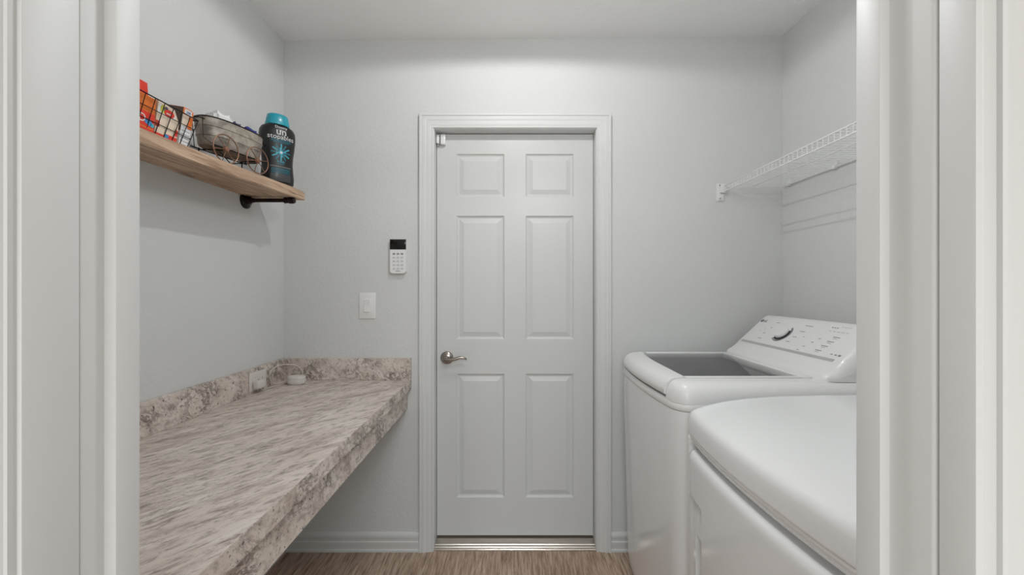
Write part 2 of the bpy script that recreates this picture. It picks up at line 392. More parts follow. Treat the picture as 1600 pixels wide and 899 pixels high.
# lever handle (sub-tree of the door)
bm = bmesh.new(); lathe(bm, [(.001, YD+.001), (.033, YD+.001), (.034, YD-.003), (.031, YD-.008), (.020, YD-.012), (.013, YD-.014), (.0115, YD-.020), (.0115, YD-.045), (.001, YD-.046)], 40, 'y', (-.335, 0, .966))
h = obj('door_handle', bm, M['nickel'], door, smooth=True); h['label'] = 'round satin nickel rosette and lever'
bm = bmesh.new()
tube(bm, smoothpath([(-.350, YD-.042, .958), (-.335, YD-.046, .963), (-.312, YD-.048, .962), (-.287, YD-.048, .967), (-.262, YD-.047, .974), (-.240, YD-.046, .971), (-.228, YD-.044, .965)], 6), [.008+.003*math.sin(math.pi*i/36)-.0045*(i/36) for i in range(37)], 12)
obj('lever', bm, M['nickel'], h, smooth=True)
# threshold
bm = bmesh.new()
prism(bm, [(2.098, 0), (2.098, .006), (2.103, .010), (2.112, .010), (2.114, .014), (2.124, .016), (2.126, .020), (2.160, .030), (2.205, .032), (2.205, 0)], 'x', DXL+.0005, DXR-.0005)
tag(obj('threshold', bm, M['aluminium']), 'brushed metal threshold under the white door', 'threshold')
# alarm contact at the head of the door
t_ = thing('door_sensor', 'small white two-piece contact sensor at the top left corner of the door', 'sensor', (-.366, YD-.001, 2.07))
bxo('sensor_body', (.001, .026, -.024, 0, 0, .052), M['white_plastic'], t_, bev=.003)
bxo('magnet', (-.021, -.006, -.020, 0, .006, .052), M['white_plastic'], t_, bev=.003)
bxo('bracket', (-.019, -.009, -.011, 0, -.006, .006), M['grey_plastic'], t_)
# light switch
t_ = thing('light_switch', 'white rocker light switch on the grey wall above the countertop', 'switch', (-.7265, YB, 1.240))
bxo('plate', (-.042, .042, -.006, 0, -.066, .066), M['white_plastic'], t_, bev=.003)
bxo('rocker_frame', (-.0175, .0175, -.0078, -.005, -.034, .034), M['white_plastic'], t_, bev=.0008)
bm = bmesh.new(); prism(bm, [(-.006, -.032), (-.0125, -.031), (-.0085, .0), (-.0105, .031), (-.006, .032)], 'x', -.0155, .0155)
obj('rocker', bm, M['white_plastic'], t_)
for s in (-1, 1):
    bm = bmesh.new(); lathe(bm, [(.0005, -.0068), (.0026, -.0068), (.003, -.005)], 12, 'y', (0, 0, s*.049)); obj('screw', bm, M['trim'], t_)
# keypad
t_ = thing('alarm_keypad', 'white wall keypad with a black screen beside the door', 'keypad', (-.568, YB, 1.487))
def rrect(w, h, rt, rb, n=5):
    pts = []
    for (cx, cy, r, a0) in ((w/2-rt, h/2-rt, rt, 0), (-w/2+rt, h/2-rt, rt, 90), (-w/2+rb, -h/2+rb, rb, 180), (w/2-rb, -h/2+rb, rb, 270)):
        for k in range(n+1):
            a = R(a0+90*k/n); pts.append((cx+r*math.cos(a), cy+r*math.sin(a)))
    return pts
bm = bmesh.new(); loft(bm, [[(x*s, -d, z*s2) for x, z in rrect(.082, .172, .003, .016)] for d, s, s2 in ((0, .96, .98), (.012, 1, 1), (.018, 1, 1), (.021, .975, .985))])
kb = obj('body', bm, M['white_plastic'], t_, smooth=True)
bxo('screen', (-.0405, .0405, -.0222, -.012, .035, .0862), M['black_gloss'], t_, bev=.001)
for j in range(5):
    for i in range(3):
        bxo('key', (-.0065, .0065, -.0219, -.020, -.0045, .0045), M['key'] if j else M['grey_plastic'], t_, bev=.0006, seg=1, loc=((i-1)*.020, 0, .013-j*.0185))
bxo('maker_mark', (-.012, .012, -.0214, -.020, -.0748, -.0722), M['print_grey'], t_)

# ------------------------------------------------ countertop
t_ = thing('laminate_countertop', 'granite-look laminate countertop on the left wall, beige with brown streaks', 'countertop', (0, 0, 0))
bxo('worktop', (XL+.001, -.507, YN1+.002, YB-.001, .838, .866), M['laminate_top'], t_)
bxo('front_edge', (-.5069, -.505, YN1+.002, YB-.001, .820, .8655), M['laminate_edge'], t_)
bxo('edge_lip', (-.540, -.507, YN1+.002, YB-.001, .820, .8378), M['laminate_edge'], t_)
bxo('apron', (-.545, -.524, YN1+.002, YB-.001, .722, .8198), M['laminate_edge'], t_)
bxo('backsplash', (XL+.001, XL+.020, YN1+.002, YB-.001, .8662, .975), M['laminate_edge'], t_, bev=.0008, seg=1)
bxo('backsplash', (XL+.0202, -.505, YB-.020, YB-.001, .8662, .975), M['laminate_edge'], t_, bev=.0008, seg=1)
# outlet on the left backsplash
t_ = thing('wall_outlet', 'ivory outlet plate set sideways in the backsplash, with a low plug', 'outlet', (XL+.020, 1.853, .920))
bxo('plate', (0.0002, .006, -.062, .062, -.040, .040), M['ivory_plastic'], t_, bev=.0025)
bxo('outlet_face', (.005, .0085, -.047, -.010, -.017, .017), M['ivory_plastic'], t_, bev=.003)
bxo('outlet_face', (.005, .0085, .010, .047, -.017, .017), M['ivory_plastic'], t_, bev=.003)
bm = bmesh.new(); lathe(bm, [(.0005, .0068), (.003, .0068), (.0034, .005)], 12, 'x', (0, 0, 0)); obj('screw', bm, M['print_grey'], t_)
bxo('slot', (.0083, .0089, .022, .025, .002, .010), M['dark_gap'], t_)
bxo('slot', (.0083, .0089, .022, .025, -.010, -.002), M['dark_gap'], t_)
# puck with cord and plug
px, py = -1.035, 2.005
t_ = thing('white_puck', 'small oval white device with a looped cord, in the back corner of the countertop', 'device', (px, py, .8662))
def oval(a, b, z, n=36, e=2.4):
    return [(a*math.copysign(abs(math.cos(q))**(2/e), math.cos(q)), b*math.copysign(abs(math.sin(q))**(2/e), math.sin(q)), z) for q in [2*math.pi*k/n for k in range(n)]]
bm = bmesh.new(); loft(bm, [oval(.034, .026, 0), oval(.040, .030, .004), oval(.0425, .032, .014), oval(.0415, .031, .025), oval(.0395, .029, .026)]); obj('base', bm, M['ivory_plastic'], t_, smooth=True)
bm = bmesh.new(); loft(bm, [oval(.0390, .0285, .026), oval(.0405, .030, .0275), oval(.0405, .030, .034), oval(.038, .027, .039), oval(.027, .018, .041)]); obj('top_cover', bm, M['ivory_plastic'], t_, smooth=True)
bxo('connector', (-.056, -.039, -.006, .006, .010, .020), M['ivory_plastic'], t_, bev=.002)
bm = bmesh.new()
tube(bm, smoothpath([(-.054, 0, .015), (-.072, -.020, .008), (-.086, -.048, .016), (-.091, -.066, .044), (-.089, -.058, .074), (-.078, -.028, .091), (-.055, .004, .093), (-.022, .032, .085), (-.001, .044, .062), (.004, .045, .036), (-.02, .042, .006), (-.050, .014, .003), (-.068, -.035, .003), (-.0830, -.085, .003), (-.080, -.14, .006), (-.078, -.168, .030), (-.084, -.172, .046)], 7), .0021, 8)
obj('cord', bm, M['cord'], t_, smooth=True)
bxo('plug', (-.088, -.064, -.200, -.140, .022, .056), M['ivory_plastic'], t_, bev=.004)

# ------------------------------------------------ wooden shelf
SH0, SH1 = .60, 1.868
def sh_top(x, y):   # board is slightly twisted
    f = (x-(XL))/(-.928-XL); f = max(0, min(1, f))
    zf = 1.738+.027*max(0, min(1, (y-1.0)/.87))**1.3; zb = zf+.003
    return zb+(zf-zb)*f
def sh_x(y): return -.938+.014*max(0, (y-1.3)/.57)
bm = bmesh.new(); rings = []
n = 12
for i in range(n+1):
    y = SH0+(SH1-SH0)*i/n; xf = sh_x(y)+.0012*math.sin(i*2.3)
    e = .004 if i in (0, n) else 0
    a, b = XL+.001, xf-e
    rings.append([(a, y, 1.7265), (b-.004, y, sh_top(xf, y)-.042), (b, y, sh_top(xf, y)-.038), (b, y, sh_top(xf, y)-.008-e), (b-.008-e, y, sh_top(xf, y)), (a, y, sh_top(a, y))])
loft(bm, rings)
sh = thing('wooden_shelf', 'rough pine board shelf on a black pipe bracket, left wall', 'shelf', (0, 0, 0))
obj('board', bm, M['shelf_wood'], sh)
def pipe_bracket(y, zc_):
    bm = bmesh.new(); zc_ = zc_
    lathe(bm, [(.0005, XL+.0005), (.036, XL+.0005), (.0365, XL+.005), (.034, XL+.008), (.018, XL+.011), (.016, XL+.024), (.011, XL+.026), (.0095, XL+.040), (.001, XL+.041)], 28, 'x', (0, y, zc_))
    f = obj('pipe_bracket', bm, M['iron'], sh, smooth=True); f['label'] = 'black iron pipe and flange bracket'
    bm = bmesh.new(); tube(bm, [(XL+.035, y, zc_), (-.955, y, zc_+.000)], .0085, 16); obj('pipe', bm, M['iron'], f, smooth=True)
    bm = bmesh.new(); lathe(bm, [(.001, -.982), (.0125, -.982), (.0135, -.979), (.0125, -.974), (.0115, -.962), (.0145, -.960), (.0145, -.946), (.012, -.938), (.001, -.936)], 20, 'x', (0, y, zc_))
    obj('end_cap', bm, M['iron'], f, smooth=True)
    for q in (215, 325, 90):
        bm = bmesh.new(); lathe(bm, [(.0005, XL+.0095), (.003, XL+.0095), (.0035, XL+.0065)], 10, 'x', (0, y+.027*math.cos(R(q)), zc_+.027*math.sin(R(q)))); obj('screw', bm, M['nickel'], f)
pipe_bracket(1.800, 1.7085)

# wire basket with boxes
BY0, BY1 = .90, 1.247
bz = sh_top(-.95, 1.15)+.0015
t_ = thing('wire_basket', 'black wire grid basket at the near end of the wooden shelf', 'basket', (0, 0, 0))
H = .089
def bpt(side, s, hfrac):   # perimeter point, flared to the top
    fl = .022*hfrac; x0, x1, y0, y1 = -1.115-fl*.3, -.962+fl, BY0-fl*.4, BY1-.014+fl*.7
    z = bz+H*hfrac
    return {'f': (x1, y0+(y1-y0)*s, z), 'e': (x1+(x0-x1)*s, y1, z), 'b': (x0, y1+(y0-y1)*s, z), 'n': (x0+(x1-x0)*s, y0, z)}[side]
bm = bmesh.new()
for hf, r in ((0, .0012), (.34, .0011), (.67, .0011)):
    tube(bm, [bpt(k, 0, hf) for k in 'febn'], r, 6, closed=True)
for side, cnt in (('f', 12), ('e', 5), ('b', 12), ('n', 5)):
    for i in range(cnt):
        s = i/cnt; tube(bm, [bpt(side, s, 0), bpt(side, s, 1)], .0011, 6)
for i in range(1, 12): tube(bm, [bpt('f', i/12, 0), bpt('b', 1-i/12, 0)], .0011, 6)
obj('wire_grid', bm, M['black_wire'], t_)
bm = bmesh.new(); tube(bm, [bpt(k, 0, 1) for k in 'febn'], .0018, 8, closed=True); obj('rim', bm, M['black_wire'], t_)
def boxthing(name, lab, cx, cy, z, wx, wy, h, lean=0.0, rz=0):
    t = thing(name, lab, 'box', (cx, cy, z), R(rz)); t.rotation_euler = (0, lean, R(rz)); return t
zb = bz+.0025
# red/orange box (nearest)
A = boxthing('red_orange_box', 'tall red and orange box with a white letter D, leftmost in the wire basket', -.986, 1.003, zb, .07, .15, .15, R(6))
bxo('carton', (-.026, .026, -.105, .112, 0, .092), M['orange'], A, bev=.001, seg=1)
bm = bmesh.new(); prism(bm, [(-.105, .0922), (.088, .0922), (.082, .122), (-.105, .122)], 'x', -.024, .024); obj('lid', bm, M['red'], A)
bxo('red_band', (.0262, .0266, -.105, .112, .012, .050), M['red'], A)
text_obj('letter', 'D', .030, M['white_print'], A, frame_m((.0270, .074, .030), (0, 1, 0), (0, 0, 1)))
bxo('red_foot_band', (.0262, .0268, -.105, .112, .000, .008), M['red'], A)
for (yy, zz, s, m) in ((.089, .026, .007, 'light_blue'), (.097, .023, .007, 'light_blue'), (.105, .020, .006, 'teal_print')):
    bm = bmesh.new(); lathe(bm, [(.0005, .0272), (s, .0272), (s, .0262)], 16, 'x', (0, yy, zz)); obj('logo', bm, M[m], A)
# cream box
B = boxthing('cream_box', 'cream box with a red oval logo, in the middle of the wire basket', -.974, 1.156, zb+.001, .03, .1, .09, R(8))
bm = bmesh.new(); prism(bm, [(-.036, 0), (.038, 0), (.038, .060), (.032, .066), (.018, .088), (-.036, .093)], 'x', -.012, .012); obj('carton', bm, M['cream'], B)
for (a, b, c, d, m) in ((-.034, -.024, .060, .086, 'card_white'), (-.036, .0, .000, .008, 'red'), (.0, .038, .000, .014, 'red'), (-.036, -.024, .024, .040, 'red'), (.028, .038, .018, .036, 'red'), (.006, .022, .060, .070, 'card_white')):
    bxo('print', (.0121, .0124, a, b, c, d), M[m], B)
for (yy, zz, a, b, m) in ((-.020, .075, .008, .011, 'yellow'), (-.010, .076, .008, .009, 'navy'), (.002, .070, .017, .010, 'red'), (.002, .008, .008, .005, 'light_blue')):
    bm = bmesh.new(); ring = [(yy+a*math.cos(q), zz+b*math.sin(q)) for q in [2*math.pi*k/24 for k in range(24)]]; prism(bm, ring, 'x', .0121, .0128 if m == 'red' else .0126); obj('logo', bm, M[m], B)
bxo('print', (.0129, .0131, -.008, .008, .067, .070), M['white_print'], B)
# white box
Cc = boxthing('white_orange_box', 'open white and orange box marked 200, at the far end of the wire basket', -.990, 1.222, zb, .06, .045, .12, R(9))
bm = bmesh.new(); box(bm, -.040, .027, -.020, .018, 0, .094); obj('carton', bm, M['card_white'], Cc)
bm = bmesh.new(); prism(bm, [(-.020, .0942), (.018, .0942), (.018, .110), (.011, .114), (-.020, .114)], 'x', -.038, .0262); obj('flap', bm, M['orange'], Cc)
bxo('shaded_side', (-.0402, .0262, -.0206, -.0202, .046, .113), M['shaded_brown_card'], Cc)  # near side of the box, brown with its shade painted in
bxo('print', (.0272, .0276, .002, .0175, .058, .0935), M['orange'], Cc)
bxo('print', (.0272, .0275, -.0195, .0015, .062, .0935), M['cream'], Cc)
bxo('print', (.0264, .0267, -.015, .012, .0955, .1110), M['white_print'], Cc)
text_obj('count', '200', .011, M['blue'], Cc, frame_m((.0270, -.001, .103), (0, 1, 0), (0, 0, 1)))
for k in range(5): bxo('print', (.0272, .0274, -.017, .014, .008+k*.010, .0094+k*.010), M['print_grey'], Cc)

# galvanised tub cart
TC = (-1.006, 1.490); TR = math.atan2(-.030, .123)
t_ = thing('galvanized_tub_cart', 'galvanized oval tub on a wire cart with two spoked wheels, on the wooden shelf', 'planter', (TC[0], TC[1], 1.748), TR)
# local y = long axis, local +x = room side
tz = .060
def ov(a, b, z, n=48): return [(y, x, z_) for x, y, z_ in oval(a, b, z, n, 2.6)]
bm = bmesh.new()
out = [ov(a_*.885, b_, tz+z_*.89) for a_, b_, z_ in ((.122, .043, 0), (.125, .046, .006), (.128, .0495, .034), (.1305, .0515, .036), (.1312, .052, .040), (.130, .051, .044),
       (.133, .0525, .068), (.1350, .0545, .070), (.1355, .055, .073), (.1345, .0535, .076), (.137, .055, .102), (.1355, .0535, .102), (.114, .042, .010), (.10, .035, .006))]
loft(bm, out); obj('tub', bm, M['zinc'], t_, smooth=True, angle=30)
bm = bmesh.new(); tube(bm, ov(.1215, .055, tz+.091), .0022, 8, closed=True); obj('rim', bm, M['iron'], t_, smooth=True)
for s in (-1, 1):
    bm = bmesh.new(); tube(bm, smoothpath([(-.022, s*.117, tz+.080), (-.020, s*.138, tz+.078), (.020, s*.138, tz+.078), (.022, s*.117, tz+.080)], 6), .0020, 8)
    obj('handle', bm, M['iron'], t_, smooth=True)
bm = bmesh.new()
for s in (-1, 1):
    tube(bm, [(-.048, s*.075, tz-.002), (.062, s*.065, .049)], .0022, 6)
    tube(bm, [(-.040, s*.085, .004), (-.040, s*.085, tz)], .0022, 6)
    tube(bm, [(-.046, s*.095, tz-.003), (-.020, s*.119, tz+.020), (-.022, s*.123, tz+.088)], .0011, 6)
    tube(bm, [(.040, s*.095, tz-.003), (.020, s*.119, tz+.020), (.022, s*.123, tz+.088)], .0011, 6)
tube(bm, [(-.044, -.11, tz-.002), (-.044, .11, tz-.002)], .0022, 6); tube(bm, [(.044, -.10, tz-.002), (.044, .10, tz-.002)], .0022, 6)
tube(bm, [(-.040, -.085, .004), (.040, .085, .050)], .0020, 6); tube(bm, [(-.040, .085, .004), (.040, -.085, .050)], .0020, 6)
obj('wire_frame', bm, M['black_wire'], t_)
for s in (-1, 1):
    cy = s*.064-.012
    bm = bmesh.new(); tube(bm, [(.066, cy+.047*math.cos(2*math.pi*k/40), .049+.047*math.sin(2*math.pi*k/40)) for k in range(40)], .0020, 8, closed=True)
    wh = obj('wheel', bm, M['copper'], t_, smooth=True)
    bm = bmesh.new(); lathe(bm, [(.001, .061), (.010, .062), (.011, .066), (.008, .071), (.001, .072)], 20, 'x', (0, cy, .049)); obj('hub', bm, M['copper'], wh, smooth=True)
    for k in range(6):
        a = R(60*k+12); bm = bmesh.new(); tube(bm, [(.066, cy+.009*math.cos(a), .049+.009*math.sin(a)), (.066, cy+.046*math.cos(a), .049+.046*math.sin(a))], .0014, 6); obj('spoke', bm, M['copper'], wh)
# contents of the tub
def lump(name, lab, cat, loc, size, m, rot=(0, 0, 0), seed=1, amp=.15):
    random.seed(seed); bm = bmesh.new(); box(bm, -1, 1, -1, 1, -1, 1)
    bmesh.ops.bevel(bm, geom=bm.edges[:], offset=.35, segments=3, affect='EDGES')
    bmesh.ops.subdivide_edges(bm, edges=[e for e in bm.edges if e.calc_length() > .6], cuts=2, use_grid_fill=True)
    for v in bm.verts:
        k = 1+amp*math.sin(v.co.x*3.1+seed)*math.cos(v.co.y*4.3+seed*2)
        v.co = Vector((v.co.x*size[0]*k, v.co.y*size[1]*(1+amp*random.uniform(-.3, .3)), v.co.z*size[2]*k))
    o = obj(name, bm, m, smooth=True, angle=60); o.location = loc; o.rotation_euler = rot; return tag(o, lab, cat)
lump('white_cloth', 'bunched white cloth poking out of the near end of the tub', 'cloth', (-1.012, 1.440, 1.900), (.024, .036, .032), M['cloth'], (0, R(5), TR), 3)
lump('dark_cloth', 'dark slate cloth tucked in the middle of the tub', 'cloth', (-1.000, 1.493, 1.893), (.026, .018, .028), M['navy'], (R(-10), 0, TR), 5)
lump('blue_packet', 'shiny blue packet at the far end of the tub', 'packet', (-.980, 1.552, 1.896), (.020, .032, .026), M['blue'], (R(-4), 0, TR), 9, .06)

# bottle
bx_, by_ = -.983, 1.748
t_ = thing('scent_booster_bottle', 'black laundry bottle with a teal cap at the far end of the wooden shelf', 'bottle', (bx_, by_, sh_top(bx_, by_)+.001), R(49))
prof = [(0, .058, .036), (.006, .062, .039), (.03, .063, .041), (.06, .060, .040), (.09, .058, .0385), (.12, .060, .039), (.15, .0645, .041), (.18, .068, .043), (.205, .0690, .0435), (.222, .0675, .043), (.236, .060, .040), (.243, .048, .036), (.245, .043, .034)]
def supe(a, b, z, n=48, e=2.3): return [(x, y, z) for x, y, z in oval(a, b, z, n, e)]
bm = bmesh.new(); loft(bm, [supe(a, b, z) for z, a, b in prof]); obj('body', bm, M['bottle'], t_, smooth=True)
bm = bmesh.new(); loft(bm, [supe(a, b, z) for z, a, b in ((.2452, .044, .036), (.249, .046, .037), (.280, .0405, .033), (.288, .0385, .031), (.291, .034, .027))]); obj('cap', bm, M['teal'], t_, smooth=True)
def interp(z):
    for (z0, a0, b0), (z1, a1, b1) in zip(prof, prof[1:]):
        if z0 <= z <= z1:
            k = (z-z0)/(z1-z0); return a0+(a1-a0)*k, b0+(b1-b0)*k
    return prof[-1][1:]
def onb(cx, cz):
    def f(c):
        z = cz+c.y; x = cx+c.x; a, b = interp(z); e = 2.3
        k = max(0.0, 1-abs(min(1, abs(x)/a))**e)**(1/e)
        return Vector((x, -b*k-.0006-c.z, z))
    return f
text_obj('brand_text', 'Downy', .016, M['white_print'], t_, warp=onb(0, .231))
text_obj('brand_text', 'un', .042, M['white_print'], t_, warp=onb(0, .212))
text_obj('brand_text', 'stopables', .027, M['white_print'], t_, warp=onb(0, .190))
def patch(name, cx, cz, w_, h_, m, rot=0):
    bm = bmesh.new(); fn = onb(cx, cz); nx = max(2, int(w_/.006)); ca, sa = math.cos(rot), math.sin(rot)
    g = []
    for j in (0, 1):
        g.append([])
        for i in range(nx+1):
            u, v = -w_/2+w_*i/nx, -h_/2+h_*j
            g[j].append(bm.verts.new(fn(Vector((u*ca-v*sa, u*sa+v*ca, .0003)))))
    for i in range(nx): bm.faces.new((g[0][i], g[0][i+1], g[1][i+1], g[1][i]))
    return obj(name, bm, m, t_)
for z_, w_ in ((.178, .075), (.173, .080), (.168, .060)): patch('printed_line', 0, z_, w_, .0026, M['teal_dark'])
for k in range(12):
    a = 2*math.pi*k/12; rr = .024
    patch('petal', rr*math.cos(a)*1.1, .128+rr*math.sin(a), .022, .0055, M['teal_print'] if k % 2 else M['teal_dark'], a)
for k in range(8):
    a = 2*math.pi*k/8+.2; patch('petal', .013*math.cos(a), .128+.013*math.sin(a), .013, .006, M['teal_dark'] if k % 2 else M['teal_print'], a)
for (r_, m) in ((.009, 'teal_print'), (.005, 'white_print')):
    bm = bmesh.new(); fn = onb(0, .128); bm.faces.new([bm.verts.new(fn(Vector((r_*math.cos(q), r_*math.sin(q), .0006 if m == 'teal_print' else .0009)))) for q in [2*math.pi*k/20 for k in range(20)]]); obj('flower_centre', bm, M[m], t_)
text_obj('scent_text', 'fresh', .015, M['teal_print'], t_, warp=onb(0, .090))
patch('printed_line', 0, .080, .026, .003, M['teal_dark'])
patch('printed_line', 0, .069, .080, .005, M['print_grey'])
for z_, w_ in ((.060, .07), (.055, .074), (.049, .070), (.043, .074)): patch('printed_line', 0, z_, w_, .0028, M['teal_dark'])
for z_ in (.036, .030, .024, .018, .012): patch('printed_line', 0, z_, .078, .0022, M['print_grey'])

# ------------------------------------------------ white wire shelf
WX, WZT, WZB = 1.071, 1.8445, 1.815
WY0, WY1 = .56, 2.082
t_ = thing('wire_shelf', 'white coated wire shelf on the right wall above the washer', 'shelf', (0, 0, 0))
def rod(name, p, q, r, parent=t_, m='white_wire'):
    bm = bmesh.new(); tube(bm, [p, q], r, 8); return obj(name, bm, M[m], parent, smooth=True)
rod('front_rod', (WX, WY0, WZT), (WX, WY1+.012, WZT), .0030)
rod('front_rod', (WX, WY0, WZB), (WX, WY1+.012, WZB), .0030)
rod('support_rod', (1.21, WY0, WZT-.0055), (1.21, WY1, WZT-.0055), .0026)
rod('back_rod', (XR-.010, WY0, WZT-.0055), (XR-.010, WY1, WZT-.0055), .0030)
n = int((WY1-WY0)/.0254)
bm = bmesh.new(); tube(bm, [(WX-.001, 0, WZB), (WX-.001, 0, WZT-.001), (WX+.003, 0, WZT), (XR-.006, 0, WZT)], .0013, 6)
first = obj('cross_wire', bm, M['white_wire'], t_, smooth=True, loc=(0, WY0+.005, 0))
for i in range(1, n+1):
    c = first.copy(); C.objects.link(c); c.parent = t_; c.location = (0, WY0+.005+i*.0254, 0)
bm = bmesh.new(); box(bm, 1.036, 1.074, YB-.004, YB, 1.767, 1.856, bev=.0012); box(bm, 1.052, 1.080, YB-.018, YB-.002, 1.808, 1.850, bev=.002)
box(bm, 1.041, 1.069, YB-.010, YB-.002, 1.771, 1.800, bev=.002)
br = obj('end_bracket', bm, M['white_wire'], t_, smooth=True)
for z_ in (1.853, 1.786):
    bm = bmesh.new(); lathe(bm, [(.0005, YB-.012), (.0035, YB-.012), (.004, YB-.002)], 12, 'y', (1.052, 0, z_-.006)); obj('screw', bm, M['grey_plastic'], br)
for y_ in (2.042, 1.752, 1.46, 1.17, .88):
    bm = bmesh.new(); box(bm, XR-.018, XR-.0005, y_-.009, y_+.009, WZT-.014, WZT+.004, bev=.003); box(bm, XR-.006, XR-.0005, y_-.007, y_+.007, WZT-.002, WZT+.020, bev=.002)
    obj('wall_clip', bm, M['white_wire'], t_, smooth=True)

# ------------------------------------------------ appliances
def xfront(yp, h, xf, bow, r):
    t = yp/h; x = xf-bow*(1-t*t); a = abs(yp)-(h-r)
    if a > 0: x += r*.75*(1-math.sqrt(max(0, 1-(min(a, r)/r)**2)))
    return x
def outline(yc, h, xf, xb, bow, r, z, ins=0.0, n=26):
    hh = h-ins; pts = []
    for i in range(n+1):
        q = -math.cos(math.pi*i/n); yp = q*hh
        pts.append((xfront(yp, hh, xf+ins, bow, r), yc+yp, z))
    pts += [(xb-.02, yc+hh, z), (xb, yc+hh-.02, z), (xb, yc-hh+.02, z), (xb-.02, yc-hh, z)]
    return pts
# washer: y 1.344 - 2.03
WH = .343; WC = 1.687; WF = .538; WB = 1.30
wa = thing('washing_machine', 'white top-loading washer with a glass lid in the corner by the door', 'washing machine', (0, 0, 0))
bm = bmesh.new()
loft(bm, [outline(WC, WH, WF+.018, WB, .022, .06, z, i) for z, i in ((.025, .012), (.06, .004), (.10, .002))] +
     [outline(WC, WH, WF+.001, WB, .022, .06, z, i) for z, i in ((.80, .002), (.923, .002), (.926, .006))])
obj('body', bm, M['white'], wa, smooth=True)
for (x, y) in ((.62, 1.42), (.62, 1.95), (1.24, 1.42), (1.24, 1.95)):
    bm = bmesh.new(); lathe(bm, [(.001, 0), (.022, 0), (.022, .012), (.012, .014), (.012, .026)], 16, 'z', (x, y, 0)); obj('foot', bm, M['grey_plastic'], wa)
bm = bmesh.new()   # lower band of the top cover
loft(bm, [outline(WC, WH, WF, WB, .024, .06, z, i) for z, i in ((.926, .005), (.9275, .002), (.929, .0015), (.948, .0015), (.954, .005), (.955, .03), )])
cv = obj('top_cover', bm, M['white_plastic'], wa, smooth=True)
# near and far fenders of the top cover
def fender(y0, y1, near):
    bm = bmesh.new(); rings = []
    for i in range(25):
        s_ = i/24
        y = y0+(y1-y0)*(s_**1.7) if near else y1-(y1-y0)*(s_**1.7)
        u = min(1, abs(y-(y0 if near else y1))/(.046 if near else .018))
        H_ = .962+(1.019-.962)*(1-(1-u)**2.4)**(1/2.4)
        xo = xfront(y-WC, WH-.0015, WF+.0015, .024, .06); zb_ = .9505
        ring = [(xo, y, zb_)]
        for k in range(11):
            q = k/10*math.pi/2
            ring.append((xo+.050*(1-math.cos(q)**.8), y, .955+(H_-.955)*math.sin(q)**.9))
        ring += [(1.0, y, H_), (WB-.02, y, H_), (WB-.02, y, zb_)]
        rings.append(ring)
    loft(bm, rings); return bm
obj('fender', fender(1.3462, 1.4262, True), M['white_plastic'], wa, smooth=True, angle=50)
obj('fender', fender(1.999, 2.0278, False), M['white_plastic'], wa, smooth=True, angle=50)
# wash deck and tub opening under the glass
bm = bmesh.new()
nn = 48; cx_, cy_, rr = .835, 1.70, .225
rings = []
def sq(a):   # ray to rectangle
    dx, dy = math.cos(a), math.sin(a); x0, x1, y0, y1 = .575, 1.04, 1.428, 1.998
    ks = []
    if dx > 1e-9: ks.append((x1-cx_)/dx)
    if dx < -1e-9: ks.append((x0-cx_)/dx)
    if dy > 1e-9: ks.append((y1-cy_)/dy)
    if dy < -1e-9: ks.append((y0-cy_)/dy)
    k = min(ks); return (cx_+dx*k, cy_+dy*k, .998)
AA = [2*math.pi*k/nn for k in range(nn)]
rings = [[sq(a) for a in AA], [(cx_+(sq(a)[0]-cx_)*.97, cy_+(sq(a)[1]-cy_)*.97, .975) for a in AA],
         [(cx_+rr*math.cos(a), cy_+rr*1.05*math.sin(a), .962) for a in AA], [(cx_+(rr-.012)*math.cos(a), cy_+(rr-.012)*1.05*math.sin(a), .957) for a in AA],
         [(cx_+(rr-.016)*math.cos(a), cy_+(rr-.016)*1.05*math.sin(a), .9555) for a in AA]]
loft(bm, rings, True, False); obj('wash_deck', bm, M['white_plastic'], wa, smooth=True)
bm = bmesh.new(); lathe(bm, [(rr-.018, .9562), (rr-.022, .9562), (rr-.045, .9563), (.05, .9563), (.001, .9563)], 48, 'z', (cx_, cy_, 0)); obj('tub_opening', bm, M['white_plastic'], wa, smooth=True)
# lid
def lid_in(y):
    t = (y-WC)/WH; return .598-.0*(1-t*t)+.035*max(0, t)**2
LY0, LY1 = 1.4288, 1.9965
bm = bmesh.new(); rings = []
for i in range(31):
    y = LY0+(LY1-LY0)*i/30; yp = (y-WC)
    xo = xfront(yp, WH, WF-.003, .026, .085)
    xi = max(lid_in(y), xo+.03)
    rings.append([(xo+.016, y, .966), (xo+.004, y, .964), (xo, y, .970), (xo+.001, y, .986), (xo+.010, y, 1.006), (xo+.028, y, 1.018), (xi-.006, y, 1.0245), (xi, y, 1.0235), (xi, y, 1.008), (xo+.030, y, 1.002)])
loft(bm, rings)
lid = obj('lid', bm, M['white_plastic'], wa, smooth=True, angle=50)
bm = bmesh.new()
box(bm, .600, .9995, LY0, LY0+.020, 1.006, 1.0235, bev=.002)
box(bm, .640, .9995, LY1-.030, LY1, 1.006, 1.0235, bev=.002)
box(bm, 1.000, 1.035, LY0, LY1, 1.006, 1.0235, bev=.002)
obj('lid_frame', bm, M['white_plastic'], lid, smooth=True)
bm = bmesh.new(); g = []
yy = [LY0+.019+(LY1-.029-LY0-.019)*i/16 for i in range(17)]
loft(bm, [[(lid_in(y)-.001, y, 1.0205), (1.001, y, 1.0205), (1.001, y, 1.0165), (lid_in(y)-.001, y, 1.0165)] for y in yy])
obj('lid_glass', bm, M['lid_glass'], lid)
